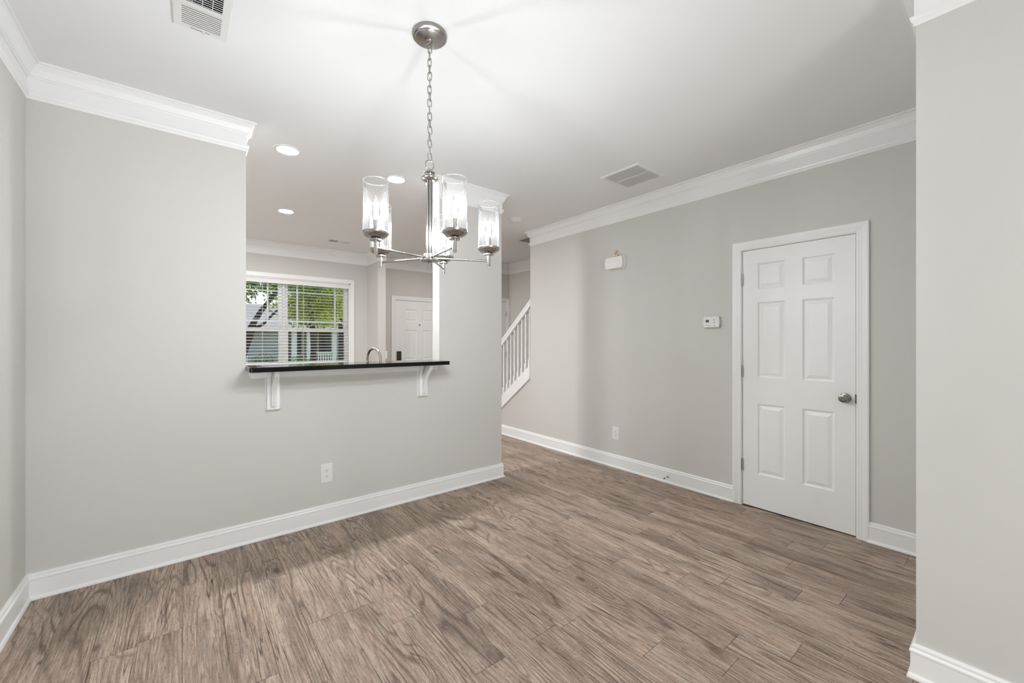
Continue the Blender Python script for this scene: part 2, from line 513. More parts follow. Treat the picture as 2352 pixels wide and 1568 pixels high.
# ------------------------------------------------------------------ mouldings
CROWN = [(0, 2.541), (0.005, 2.541), (0.007, 2.552), (0.013, 2.560), (0.016, 2.570), (0.016, 2.577), (0.005, 2.577), (0.005, 2.648),
         (0.010, 2.648), (0.012, 2.654), (0.018, 2.657), (0.021, 2.664), (0.024, 2.672), (0.030, 2.688), (0.040, 2.700), (0.046, 2.705),
         (0.046, 2.710), (0.056, 2.710), (0.056, ZC), (0, ZC)]
BASE = [(0, 0.001), (0.024, 0.001), (0.024, 0.008), (0.020, 0.017), (0.0145, 0.020), (0.0145, 0.096), (0.0125, 0.0985), (0.0175, 0.102), (0.0175, 0.109),
        (0.014, 0.114), (0.0105, 0.116), (0.0115, 0.119), (0.0115, 0.126), (0.008, 0.132), (0, 0.133)]
def trim(name, prof, path, side, label, closed=False):
    return tag(sweep(name, prof, path, M_TRIM, side, closed=closed), label, 'moulding', kind='structure')
trim('trim_1', CROWN, [(XL, YREAR), (XL, YB), (XO, YB), (XO, YB + TH), (XL, YB + TH)], -1, 'white crown moulding along the left and bar wall ending at the opening')
trim('trim_2', CROWN, [(XL, YB + TH), (XL, YF), (2.32, YF), (2.32, 6.22), (2.444, 6.22), (2.444, YF), (3.80, YF)], -1, 'white crown moulding above the kitchen window and entry door')
trim('trim_3', CROWN, [(XC0, YB), (XC1, YB), (XC1, YB + TH), (XC0, YB + TH)], -1, 'white crown moulding wrapping the column head', closed=True)
trim('trim_4', CROWN, [(XN, YREAR), (XN, YN), (XR, YN), (XR, YH), (XR + 0.12, YH)], 1, 'white crown moulding along the door wall and near right corner')
trim('trim_5', CROWN, [(3.80, YF), (3.80, YK), (XS, YK), (XS, SW_Y)], -1, 'white crown moulding behind the stairs')
def baseb(name, path, side, label):
    return tag(sweep(name, BASE, path, M_TRIM, side), label, 'baseboard', kind='structure')
baseb('baseboard_back', [(XL, YREAR), (XL, YB), (XC1, YB), (XC1, YB + TH), (XC1 - 0.5, YB + TH)], -1, 'tall white baseboard along the left and bar wall')
baseb('baseboard_near', [(XN, YREAR), (XN, YN), (XR, YN), (XR, 0.634)], 1, 'white baseboard wrapping the near right wall corner')
baseb('baseboard_right', [(XR, 1.467), (XR, 5.05)], 1, 'white baseboard along the door wall into the hall')
baseb('baseboard_foyer', [(XL, YF), (2.32, YF), (2.32, 6.22), (2.444, 6.22), (2.444, YF), (2.71, YF)], -1, 'white baseboard under the kitchen window wall')
baseb('baseboard_stair', [(XS, YK), (XS, 5.3)], -1, 'white baseboard beside the bottom stair')

# ------------------------------------------------------------------ doors
def ring_panel(x0, x1, z0, z1):
    """raised panel: moulded edge sinking in, then a bevelled raised field; front at y=0, deeper = +y"""
    bm = bmesh.new()
    lev = [(0.0, 0.0), (0.004, 0.002), (0.010, 0.0085), (0.016, 0.0095), (0.040, 0.0025), (0.042, 0.0025)]
    rings = []
    for ins, y in lev:
        rings.append([bm.verts.new((x, y, z)) for x, z in ((x0 + ins, z0 + ins), (x1 - ins, z0 + ins), (x1 - ins, z1 - ins), (x0 + ins, z1 - ins))])
    for a, b in zip(rings, rings[1:]):
        for i in range(4): bm.faces.new((a[i], a[(i + 1) % 4], b[(i + 1) % 4], b[i]))
    bm.faces.new(rings[-1])
    back = [bm.verts.new((x, 0.013, z)) for x, z in ((x0, z0), (x1, z0), (x1, z1), (x0, z1))]
    for i in range(4): bm.faces.new((rings[0][i], rings[0][(i + 1) % 4], back[(i + 1) % 4], back[i]))
    bm.faces.new(back)
    return mesh_of(bm)

def panel_door(name, loc, rotz, W, H, z0, panels, label, knob_x=None, knob_z=0.93, hinge_side='left', hinges=(1.806, 1.071, 0.326), casing=0.064, knob_mat=None):
    """local frame: x to the right along the door, y into the wall, z up; x=0 is the leaf's left edge"""
    d = empty(name, loc, label, 'door', kind='structure', rotz=rotz)
    leaf = empty('door_leaf', (0, 0, 0)); leaf.parent = d
    xs = sorted({0.0, W} | {p[0] for p in panels} | {p[1] for p in panels})
    zs = sorted({z0, H} | {p[2] for p in panels} | {p[3] for p in panels})
    bm = bmesh.new()
    # front skin with holes where the panels sit
    for xa, xb in zip(xs, xs[1:]):
        for za, zb in zip(zs, zs[1:]):
            xm, zm = (xa + xb) / 2, (za + zb) / 2
            if any(p[0] < xm < p[1] and p[2] < zm < p[3] for p in panels): continue
            add_box(bm, xa, xb, 0.004, 0.016, za, zb)
    add_box(bm, 0.0, W, 0.0165, 0.036, z0, H)
    skin = link('stile_and_rail', mesh_of(bm), M_DOOR, leaf)
    for p in panels:
        link('panel', ring_panel(*p), M_DOOR, leaf, (0, 0.004, 0))
    # jamb and stop
    boxes('jamb', [(-0.024, -0.003, 0.0, 0.095, 0.001, H + 0.022), (W + 0.003, W + 0.024, 0.0, 0.095, 0.001, H + 0.022), (-0.003, W + 0.003, 0.0, 0.095, H + 0.003, H + 0.022),
                   (-0.003, 0.012, 0.040, 0.055, 0.001, H + 0.003), (W - 0.012, W + 0.003, 0.040, 0.055, 0.001, H + 0.003)], M_TRIM, d)
    # casing: stepped profile, mitred at the two upper corners
    cp = [(0.0, 0.0), (0.0, -0.0105), (0.009, -0.013), (0.016, -0.0115), (0.024, -0.0135), (0.030, -0.0125), (0.046, -0.017), (0.058, -0.0175), (casing, -0.015), (casing, 0.0)]
    a, b, t = -0.008, W + 0.008, H + 0.008
    def strip(name_, f):
        bm2 = bmesh.new()
        r0 = [bm2.verts.new(f(o, y, 0)) for o, y in cp]; r1 = [bm2.verts.new(f(o, y, 1)) for o, y in cp]
        n = len(cp)
        for i in range(n): bm2.faces.new((r0[i], r0[(i + 1) % n], r1[(i + 1) % n], r1[i]))
        bm2.faces.new(r0); bm2.faces.new(r1)
        link(name_, mesh_of(bm2), M_TRIM, d)
    strip('casing_side', lambda o, y, e: (a - o, y, (t + o) if e else 0.001))
    strip('casing_side', lambda o, y, e: (b + o, y, (t + o) if e else 0.001))
    strip('casing_head', lambda o, y, e: ((b + o) if e else (a - o), y, t + o))
    hx = -0.0015 if hinge_side == 'left' else W + 0.0015
    for hz in hinges:
        h = boxes('hinge', [(hx - 0.0075, hx + 0.0005, -0.003, 0.006, hz - 0.044, hz + 0.044)], M_HINGE, leaf)
        link('hinge_barrel', lathe_me([(0, -0.047), (0.004, -0.047), (0.0062, -0.044), (0.0062, -0.016), (0.0055, -0.0155), (0.0062, -0.015), (0.0062, 0.015), (0.0055, 0.0155), (0.0062, 0.016), (0.0062, 0.044), (0.004, 0.047), (0, 0.047)], 12),
             M_HINGE, h, (hx, -0.004, hz))
    if knob_x is not None:
        kn = lathe('door_knob', [(0, 0.0), (0.033, 0.0), (0.033, 0.004), (0.029, 0.009), (0.016, 0.012), (0.0125, 0.016), (0.0125, 0.026), (0.020, 0.032), (0.027, 0.040), (0.0285, 0.047),
                                 (0.026, 0.054), (0.018, 0.058), (0.010, 0.0575), (0.009, 0.056), (0, 0.056)], knob_mat or M_KNOB, leaf, (knob_x, 0.004, knob_z), (PI / 2, 0, 0), 32)
        lx = W + 0.0015 if hinge_side == 'left' else -0.0015
        box('latch_plate', lx - 0.003, lx + 0.004, -0.001, 0.012, knob_z - 0.03, knob_z + 0.03, M_BRONZE, leaf)
    return d

W1 = 0.707
rows1 = [(1.717, 1.92), (1.027, 1.617), (0.272, 0.823)]
pan1 = [(a, b, z0, z1) for a, b in ((0.108, 0.297), (0.405, 0.594)) for z0, z1 in rows1]
panel_door('door_1', (XR, 1.404, 0), -PI / 2, W1, 2.029, 0.010, pan1, 'white six-panel door with round nickel knob right of the thermostat', knob_x=0.652, knob_z=0.927)
W2 = 0.91
pan2 = [(a, b, z0, z1) for a, b in ((0.187, 0.395), (0.515, 0.723)) for z0, z1 in [(1.655, 1.865), (0.98, 1.50), (0.25, 0.83)]]
d2 = panel_door('door_2', (2.800, YF, 0), 0, W2, 2.012, 0.012, pan2, 'white panelled entry door with dark keypad lock seen through the pass-through', hinge_side='right', knob_x=0.065, knob_z=0.93, knob_mat=M_BRONZE)
kp = box('keypad_lock', 0.024, 0.104, -0.022, 0.004, 0.975, 1.135, M_BRONZE, d2, 0.008, 2)
lathe('lock_cylinder', [(0, 0), (0.02, 0), (0.02, 0.008), (0.014, 0.012), (0, 0.012)], M_BRONZE, kp, (0.064, -0.022, 1.01), (PI / 2, 0, 0), 20)
lathe('peephole', [(0, 0), (0.011, 0), (0.011, 0.004), (0.006, 0.005), (0, 0.004)], M_SLOT, d2, (0.455, 0.004, 1.597), (PI / 2, 0, 0), 16)
W3 = 0.712
pan3 = [(a, b, z0, z1) for a, b in ((0.108, 0.297), (0.415, 0.604)) for z0, z1 in rows1]
panel_door('door_3', (3.895, YK, 0), 0, W3, 2.029, 0.010, pan3, 'white closet door with dark hinges behind the balusters', hinge_side='right', knob_x=0.06, casing=0.045)
# unseen patio door, added as the opening for the rear daylight
d4 = empty('door_4', (GX0, YREAR, 0), 'white framed sliding patio door added behind the camera for daylight', 'door', kind='structure')
gw = GX1 - GX0
boxes('added_patio_frame', [(0, 0.05, -0.10, 0.0, 0, GZ), (gw - 0.05, gw, -0.10, 0.0, 0, GZ), (0.05, gw - 0.05, -0.10, 0.0, GZ - 0.05, GZ), (0.05, gw - 0.05, -0.10, 0.0, 0, 0.03)], M_TRIM, d4)
for i, (a, b, y) in enumerate(((0.05, gw / 2 + 0.03, -0.07), (gw / 2 - 0.03, gw - 0.05, -0.03))):
    s = boxes('sliding_sash', [(a, a + 0.06, y - 0.02, y + 0.02, 0.03, GZ - 0.05), (b - 0.06, b, y - 0.02, y + 0.02, 0.03, GZ - 0.05),
                               (a + 0.06, b - 0.06, y - 0.02, y + 0.02, 0.03, 0.11), (a + 0.06, b - 0.06, y - 0.02, y + 0.02, GZ - 0.11, GZ - 0.05)], M_TRIM, d4)
    box('pane', a + 0.06, b - 0.06, y - 0.002, y + 0.002, 0.11, GZ - 0.11, M_PANE, s)

# ------------------------------------------------------------------ kitchen window and blind
win = empty('window_1', (0, YF, 0), 'white double window with the blind, looking out on green trees', 'window', kind='structure')
cw = 0.062
for nm, poly in (('casing_head', [(WX0 - cw, WZ1 + cw), (WX1 + cw, WZ1 + cw), (WX1, WZ1), (WX0, WZ1)]),
                 ('casing_side', [(WX0 - cw, WZ1 + cw), (WX0, WZ1), (WX0, WZ0), (WX0 - cw, WZ0)]),
                 ('casing_side', [(WX1 + cw, WZ1 + cw), (WX1, WZ1), (WX1, WZ0), (WX1 + cw, WZ0)])):
    prism(nm, poly, 'y', -0.016, 0.0, M_TRIM, win, 0.003, 1)
boxes('jamb_liner', [(WX0 - 0.001, WX0 + 0.018, 0, 0.16, WZ0, WZ1), (WX1 - 0.018, WX1 + 0.001, 0, 0.16, WZ0, WZ1), (WX0, WX1, 0, 0.16, WZ1 - 0.015, WZ1 + 0.001)], M_TRIM, win)
box('sill', WX0 - 0.09, WX1 + 0.09, -0.05, 0.15, WZ0 - 0.022, WZ0 + 0.006, M_TRIM, win, 0.004, 2)
box('mullion', 1.108, 1.130, 0.055, 0.155, WZ0, WZ1 - 0.015, M_TRIM, win)
for (a, b) in ((WX0 + 0.018, 1.108), (1.130, WX1 - 0.018)):
    st = 0.052
    for nm, z0, z1, y0, bot, top in (('upper_sash', 1.452, WZ1 - 0.015, 0.105, 0.042, 0.05), ('lower_sash', WZ0 + 0.006, 1.500, 0.065, 0.06, 0.045)):
        s = boxes(nm, [(a, a + st, y0, y0 + 0.035, z0, z1), (b - st, b, y0, y0 + 0.035, z0, z1), (a + st, b - st, y0, y0 + 0.035, z0, z0 + bot), (a + st, b - st, y0, y0 + 0.035, z1 - top, z1)], M_TRIM, win)
        box('pane', a + st, b - st, y0 + 0.016, y0 + 0.019, z0 + bot, z1 - top, M_PANE, s)
        if nm == 'upper_sash':
            for xm in (a + st + 0.13, b - st - 0.13):
                box('muntin', xm - 0.010, xm + 0.010, y0 + 0.008, y0 + 0.027, z0 + bot, z1 - top, M_TRIM, s)
            for zm in (z0 + bot + 0.115, z1 - top - 0.115):
                box('muntin', a + st, b - st, y0 + 0.009, y0 + 0.026, zm - 0.010, zm + 0.010, M_TRIM, s)

bl = empty('window_blind', (0, YF, 0), 'white horizontal slat blind hanging open in the kitchen window', 'blind')
box('valance', WX0 + 0.020, WX1 - 0.020, 0.002, 0.012, 2.140, 2.204, M_BLIND, bl, 0.002, 1)
box('headrail', WX0 + 0.022, WX1 - 0.022, 0.014, 0.058, 2.155, 2.204, M_BLIND, bl)
slat_me = None
zz_ = 2.126; ns = 0
while zz_ > WZ0 + 0.045:
    if slat_me is None:
        bm = bmesh.new()
        prof = [(-0.025, -0.0012), (-0.012, 0.0008), (0.0, 0.0014), (0.012, 0.0008), (0.025, -0.0012), (0.025, -0.0038), (0.012, -0.0018), (0.0, -0.0012), (-0.012, -0.0018), (-0.025, -0.0038)]
        add_prism(bm, prof, 'x', WX0 + 0.024, WX1 - 0.024)
        slat_me = mesh_of(bm)
    link('slat', slat_me, M_BLIND, bl, (0, 0.033, zz_), (math.radians(3), 0, 0))
    zz_ -= 0.0446; ns += 1
box('bottom_rail', WX0 + 0.024, WX1 - 0.024, 0.010, 0.056, zz_ + 0.012, zz_ + 0.030, M_BLIND, bl, 0.003, 1)
for x in (0.36, 0.85, 1.38, 1.87):
    for y in (0.008, 0.058):
        box('ladder_cord', x - 0.0012, x + 0.0012, y - 0.0008, y + 0.0008, zz_ + 0.02, 2.16, M_BLIND, bl)
tube('pull_cord', [(1.96, 0.000, 2.14), (1.962, -0.002, 1.7), (1.958, -0.002, 1.42), (1.968, -0.003, 1.36), (1.955, -0.003, 1.32), (1.964, -0.002, 1.25)], 0.0022, M_BLIND, bl, 6)

# ------------------------------------------------------------------ bar top, apron, brackets
bm = bmesh.new()
r = 0.014
def rounded(x0, x1, y0, y1, rr_, n=5):
    pts = []
    for cx, cy, a0 in ((x0 + rr_, y0 + rr_, PI), (x1 - rr_, y0 + rr_, 1.5 * PI), (x1 - 0.002, y1 - 0.002, 0), (x0 + 0.002, y1 - 0.002, 0.5 * PI)):
        if cy > (y0 + y1) / 2: pts.append((cx, cy)); continue
        for i in range(n + 1):
            t = a0 + i / n * PI / 2
            pts.append((cx + rr_ * math.cos(t), cy + rr_ * math.sin(t)))
    return pts
add_prism(bm, rounded(XO - 0.002, XC0 - 0.006, 2.947, YB + TH + 0.03, r), 'z', ZSILL, 1.148)
edges = [e for e in bm.edges if abs(e.verts[0].co.z - e.verts[1].co.z) < 1e-6]
bmesh.ops.bevel(bm, geom=edges, offset=0.003, segments=2, profile=0.5, affect='EDGES')
bar = weighted(link('bar_countertop', mesh_of(bm, smooth=40), M_GRANITE))
tag(bar, 'polished black granite bar top on the half wall', 'countertop')
ap = prism('apron_moulding', [(XO + 0.004, ZSILL), (XC0 - 0.008, ZSILL), (XC0 - 0.030, 1.067), (XO + 0.026, 1.067)], 'y', YB - 0.020, YB, M_TRIM, None, 0.003, 1)
tag(ap, 'white apron board under the black bar top', 'moulding')

def bracket(x, label):
    b = empty('bar_bracket', (x, YB, 0.846), label, 'bracket', 'brackets under the bar top')
    H = ZSILL - 0.846
    bm = bmesh.new()
    w = 0.0455
    # backing plate with chamfered sides and foot
    add_prism(bm, [(-w, 0), (w, 0), (w - 0.006, -0.007), (w - 0.010, -0.028), (-w + 0.010, -0.028), (-w + 0.006, -0.007)], 'z', 0.012, H)
    lo = [bm.verts.new(p) for p in ((-w, 0, 0), (w, 0, 0), (w, 0, 0.012), (-w, 0, 0.012))]
    hi = [bm.verts.new(p) for p in ((-w + 0.010, -0.028, 0.012), (w - 0.010, -0.028, 0.012))]
    bm.faces.new(lo); bm.faces.new((lo[0], lo[1], hi[1], hi[0])); bm.faces.new((lo[1], lo[2], hi[1])); bm.faces.new((lo[0], hi[0], lo[3]))
    link('back_plate', mesh_of(bm), M_TRIM, b)
    # S-curved brace: outer and inner edges
    outer = [(-0.030, 0.030), (-0.046, 0.034), (-0.050, 0.060), (-0.052, 0.090), (-0.058, 0.118), (-0.070, 0.145), (-0.088, 0.172), (-0.110, 0.198), (-0.134, 0.220), (-0.155, 0.238), (-0.166, 0.252), (-0.168, H)]
    inner = [(-0.120, H), (-0.098, H - 0.018), (-0.074, H - 0.046), (-0.052, H - 0.078), (-0.036, H - 0.105), (-0.027, H - 0.122)]
    bm = bmesh.new()
    add_prism(bm, outer + inner, 'x', -0.0150, 0.0150)
    ed = [e for e in bm.edges if abs(e.verts[0].co.x - e.verts[1].co.x) < 1e-6]
    bmesh.ops.bevel(bm, geom=ed, offset=0.004, segments=2, profile=0.5, affect='EDGES')
    br = weighted(link('curved_brace', mesh_of(bm, smooth=35), M_TRIM, b))
    for rx in (-0.0088, 0.0, 0.0088):
        tube('reed', [(rx, y_, z_) for y_, z_ in outer[1:]], 0.0042, M_TRIM, br, 8)
    return b
bracket(0.4575, 'white bracket with curved brace under the left end of the bar top')
bracket(1.551, 'white bracket with curved brace under the right end of the bar top, beside the column')

# ------------------------------------------------------------------ chandelier
CHX, CHY = 0.876, 1.702
ch = empty('chandelier', (CHX, CHY, ZC), 'brushed nickel chandelier with five clear cylinder glass shades hanging on a chain', 'chandelier')
def cz(z): return z - ZC
lathe('canopy', [(0, 0), (0.077, 0), (0.0775, -0.004), (0.0765, -0.016), (0.072, -0.019), (0.066, -0.020), (0.0635, -0.024), (0.058, -0.0255), (0.014, -0.030), (0.0115, -0.034), (0.0115, -0.046), (0.008, -0.050), (0, -0.050)], M_NICKEL, ch, seg=48)
tube('canopy_loop', [(0.008 * math.cos(t), 0, -0.056 + 0.008 * math.sin(t)) for t in [2 * PI * i / 14 for i in range(14)]], 0.0018, M_NICKEL, ch, 8, True, rot=(0, 0, math.radians(50)))
def link_me(L, W_, r_):
    pts = []
    h = L / 2 - W_ / 2
    for i in range(9):
        t = -PI / 2 + PI * i / 8 + PI / 2
        pts.append((W_ / 2 * math.cos(t), 0, h + W_ / 2 * math.sin(t)))
    for i in range(9):
        t = PI + PI * i / 8
        pts.append((W_ / 2 * math.cos(t), 0, -h + W_ / 2 * math.sin(t)))
    return tube_me(pts, r_, 8, True)
lm = link_me(0.0395, 0.0165, 0.0023)
zt, zb_ = cz(2.668), cz(2.143)
nl = 17
for i in range(nl):
    z = zt - (zt - zb_) * (i + 0.5) / nl
    a = math.radians(-38.6) + (0 if i % 2 == 0 else PI / 2) + random.uniform(-0.3, 0.3)
    tilt = random.uniform(-0.05, 0.05) + (0.12 * (1 if i % 2 else -1) if i > 10 else 0)
    link('chain_link', lm, M_NICKEL, ch, (random.uniform(-0.001, 0.001), random.uniform(-0.001, 0.001), z), (0, tilt, a))
tube('hanging_ring', [(0.020 * math.cos(t), 0, cz(2.122) + 0.022 * math.sin(t)) for t in [2 * PI * i / 28 for i in range(28)]], 0.0021, M_NICKEL, ch, 8, True, rot=(0, 0, math.radians(-5)))
lathe('stem_cap', [(0, cz(2.104)), (0.006, cz(2.103)), (0.008, cz(2.098)), (0.008, cz(2.093)), (0.020, cz(2.091)), (0.0255, cz(2.087)), (0.0255, cz(2.083)), (0.018, cz(2.080)), (0.015, cz(2.070)),
                   (0.030, cz(2.068)), (0.0385, cz(2.062)), (0.0395, cz(2.057)), (0.037, cz(2.053)), (0.026, cz(2.047)), (0.017, cz(2.045)), (0, cz(2.045))], M_STEEL, ch, seg=40)
for i in range(6):
    t = 2 * PI * i / 6 + 0.2
    link('stem_rod', lathe_me([(0, cz(2.050)), (0.0048, cz(2.050)), (0.0048, cz(1.700)), (0, cz(1.700))], 12), M_STEEL, ch, (0.0112 * math.cos(t), 0.0112 * math.sin(t), 0))
lathe('stem_core', [(0, cz(2.05)), (0.0075, cz(2.05)), (0.0075, cz(1.70)), (0, cz(1.70))], M_NICKEL, ch, seg=16)
lathe('hub', [(0, cz(1.713)), (0.022, cz(1.713)), (0.0265, cz(1.711)), (0.0275, cz(1.706)), (0.0275, cz(1.690)), (0.041, cz(1.688)), (0.0435, cz(1.685)), (0.0435, cz(1.680)), (0.041, cz(1.677)), (0.010, cz(1.674)),
              (0.0085, cz(1.672)), (0.0085, cz(1.650)), (0, cz(1.650))], M_NICKEL, ch, seg=40)
R_ARM = 0.276
arm_me = tube_me([(0.022, 0, 0), (R_ARM - 0.004, 0, 0)], 0.0047, 12)
post_me = lathe_me([(0, 0.070), (0.0078, 0.070), (0.0078, 0.006), (0.0066, 0.005), (0.0078, 0.004), (0.0078, 0.000), (0, 0.000)], 20)
cup_me = lathe_me([(0, 0.052), (0.022, 0.052), (0.0238, 0.0535), (0.0238, 0.057), (0.016, 0.059), (0.016, 0.062), (0.034, 0.065), (0.047, 0.074), (0.0525, 0.082), (0.0530, 0.089), (0.0515, 0.089), (0.049, 0.083), (0, 0.080)], 40)
Hs = 0.212
def shade_mesh():
    # two thin concentric walls plus a rounded lip
    return lathe_me([(0.0500, 0.0), (0.0500, Hs)], 48), lathe_me([(0.0500, Hs - 0.0015), (0.0503, Hs), (0.0496, Hs + 0.0014), (0.0482, Hs + 0.0014), (0.0474, Hs), (0.0478, Hs - 0.0015)], 48)
sh_me, rim_me = shade_mesh()
bulb_me = lathe_me([(0.0085, 0.0), (0.012, 0.008), (0.0165, 0.024), (0.0175, 0.036), (0.0155, 0.052), (0.0105, 0.070), (0.005, 0.086), (0.0018, 0.096), (0, 0.098)], 12)
core_me = lathe_me([(0, 0.010), (0.0075, 0.010), (0.0085, 0.014), (0.0085, 0.066), (0.0080, 0.070), (0, 0.070)], 12)
sock_me = lathe_me([(0, 0.0), (0.0110, 0.0), (0.0110, 0.052), (0.0100, 0.055), (0.0085, 0.055), (0, 0.055)], 20)
for i in range(5):
    t = math.radians(-24.3 + 72 * i)
    px, py = R_ARM * math.cos(t), R_ARM * math.sin(t)
    arm = link('arm', arm_me, M_NICKEL, ch, (0, 0, cz(1.694)), (0, 0, t))
    link('post', post_me, M_STEEL, ch, (px, py, cz(1.669)))
    link('cup', cup_me, M_NICKEL, ch, (px, py, cz(1.669)))
    s = link('glass_shade', sh_me, M_SHADE, ch, (px, py, cz(1.753)))
    link('shade_rim', rim_me, M_RIM, s)
    so = link('socket', sock_me, M_NICKEL, ch, (px, py, cz(1.752)))
    link('bulb', bulb_me, M_PANE, so, (0, 0, 0.054))
    link('bulb_filament', core_me, M_BULB, so, (0, 0, 0.054))

# ------------------------------------------------------------------ recessed lights
can_trim_m = lathe_me([(0.064, 0.004), (0.072, -0.006), (0.090, -0.006), (0.094, -0.002), (0.094, 0.0), (0.064, 0.0)], 48)
can_lens = lathe_me([(0.0, -0.0035), (0.066, -0.0035)], 48)
def can(x, y, label, group, mat):
    o = empty('recessed_light', (x, y, ZC), label, 'ceiling light', group)
    link('trim_ring', can_trim_m, M_PLASTIC, o)
    link('lens', can_lens.copy(), mat, o)
    return o
can(0.589, 3.387, 'round recessed light in the ceiling above the left end of the bar top', 'kitchen recessed lights', M_CAN)
can(1.433, 3.409, 'round recessed light in the ceiling partly behind the left chandelier shade', 'kitchen recessed lights', M_CAN)
can(0.851, 4.992, 'farthest round recessed light, above and left of the kitchen window', 'kitchen recessed lights', M_CAN)
can(-0.10, 4.992, 'round recessed light in the kitchen ceiling hidden behind the left wall', 'kitchen recessed lights', M_CAN)
for x, sx_ in ((0.15, 'left'), (1.25, 'right')):  # invented fill lights, out of view, to brighten the room
    for y, sy_ in ((-1.1, 'nearer the dining area'), (-2.5, 'nearer the patio door')):
        can(x, y, 'added round recessed fill light behind the camera, %s and %s' % (sx_, sy_), 'added fill lights behind the camera', M_CANR)
can(3.12, 5.45, 'added round recessed light in the foyer ceiling, hidden behind the column', 'added foyer light', M_CANF)  # lamp added out of view to brighten the entry door

# ------------------------------------------------------------------ ceiling registers, smoke alarm
def register(loc, rotz, lx, ly, label, nsl, lever=True):
    """two-way register: slats along local x, stacked along local y; near half open to view"""
    o = empty('ceiling_register', loc, label, 'vent', 'ceiling registers', rotz=rotz)
    fx, fy = lx / 2, ly / 2
    ix, iy = fx - 0.033, fy - 0.026
    bm = bmesh.new()
    outer = [(-fx, -fy), (fx, -fy), (fx, fy), (-fx, fy)]
    inn = [(-ix, -iy), (ix, -iy), (ix, iy), (-ix, iy)]
    mid = [(-fx + 0.006, -fy + 0.006), (fx - 0.006, -fy + 0.006), (fx - 0.006, fy - 0.006), (-fx + 0.006, fy - 0.006)]
    lev = [[bm.verts.new((x, y, z)) for x, y in P_] for P_, z in ((outer, 0), (outer, -0.003), (mid, -0.007), (inn, -0.007), (inn, 0.0))]
    for a, b in zip(lev, lev[1:]):
        for i in range(4): bm.faces.new((a[i], a[(i + 1) % 4], b[(i + 1) % 4], b[i]))
    link('frame', mesh_of(bm), M_VENT, o)
    box('slat_backing', -ix - 0.004, ix + 0.004, -iy - 0.004, 0, -0.0012, -0.0002, M_DARK, o)  # flat black sheet painted as the shade inside the duct
    box('pale_slat_backing', -ix - 0.004, ix + 0.004, 0, iy + 0.004, -0.0030, -0.0004, M_FILTER, o)  # grey sheet paints this half paler than the black-backed one
    pitch = 2 * iy / nsl
    for i in range(nsl):
        y = -iy + pitch * (i + 0.5)
        if abs(y) < pitch * 0.6:
            box('slat', -ix, ix, y - pitch * 0.5, y + pitch * 0.5, -0.0070, -0.0055, M_VENT, o); continue
        s = 1 if y > 0 else -1
        d = pitch * (0.41 if s > 0 else 0.11)
        # slats lean away from the middle: one half is seen edge on, the other broadside
        bm = bmesh.new()
        yy0, yy1 = y - d * (1 if s > 0 else 1), y + d
        add_prism(bm, [(yy0, -0.0070), (yy0 + 0.0010, -0.0072), (yy1, -0.0058), (yy1 - 0.0010, -0.0050)] if s > 0 else [(yy0, -0.0070), (yy1, -0.0070), (yy1, -0.0058), (yy0, -0.0058)], 'x', -ix, ix)
        link('slat', mesh_of(bm), M_VENT, o)
    for x in (-ix / 2, 0, ix / 2):
        box('cross_bar', x - 0.0012, x + 0.0012, -iy, 0, -0.0048, -0.0030, M_VENT, o)
    if lever:
        box('lever_slot', -ix * 0.55, ix * 0.45, iy + 0.006, iy + 0.0085, -0.0075, -0.0068, M_SLOT, o)
        prism('damper_lever', [(0.004, -0.007), (0.010, -0.007), (0.014, -0.018), (0.008, -0.018)], 'y', iy + 0.004, iy + 0.010, M_VENT, o)
    return o
register((0.055, 2.164, ZC), 0, 0.203, 0.356, 'white ceiling register cut by the top edge of the picture, left of the chandelier', 22)
register((1.700, 6.045, ZC), -PI / 2, 0.180, 0.325, 'small white ceiling register above the kitchen window', 12, False)

rv = empty('return_vent', (2.985, 2.086, ZC), 'large square white slatted vent in the ceiling near the door wall', 'vent')
a, b = 0.198, 0.192
fr = [(-a, -b), (a, -b), (a, b), (-a, b)]
f2 = [(-a + 0.012, -b + 0.012), (a - 0.012, -b + 0.012), (a - 0.012, b - 0.012), (-a + 0.012, b - 0.012)]
f3 = [(-a + 0.030, -b + 0.026), (a - 0.030, -b + 0.026), (a - 0.030, b - 0.026), (-a + 0.030, b - 0.026)]
bm = bmesh.new()
lev = [[bm.verts.new((x, y, z)) for x, y in P_] for P_, z in ((fr, 0), (fr, -0.003), (f2, -0.012), (f2, -0.009), (f3, -0.009), (f3, -0.001))]
for p, q in zip(lev, lev[1:]):
    for i in range(4): bm.faces.new((p[i], p[(i + 1) % 4], q[(i + 1) % 4], q[i]))
link('frame', mesh_of(bm), M_VENT, rv)
box('slat_backing', -a + 0.028, a - 0.028, -b + 0.024, b - 0.024, -0.0012, -0.0002, M_FILTER, rv)
nsl = 25
pt = 2 * (b - 0.026) / nsl
bm = bmesh.new()
add_prism(bm, [(-pt * 0.48, -0.0090), (-pt * 0.42, -0.0094), (pt * 0.40, -0.0078), (pt * 0.34, -0.0070)], 'x', -a + 0.030, a - 0.030)
sm = mesh_of(bm)
for i in range(nsl):
    link('slat', sm, M_VENT, rv, (0, -b + 0.026 + pt * (i + 0.5), 0))
box('divider', -0.006, 0.006, -b + 0.026, b - 0.026, -0.0098, -0.0055, M_VENT, rv)

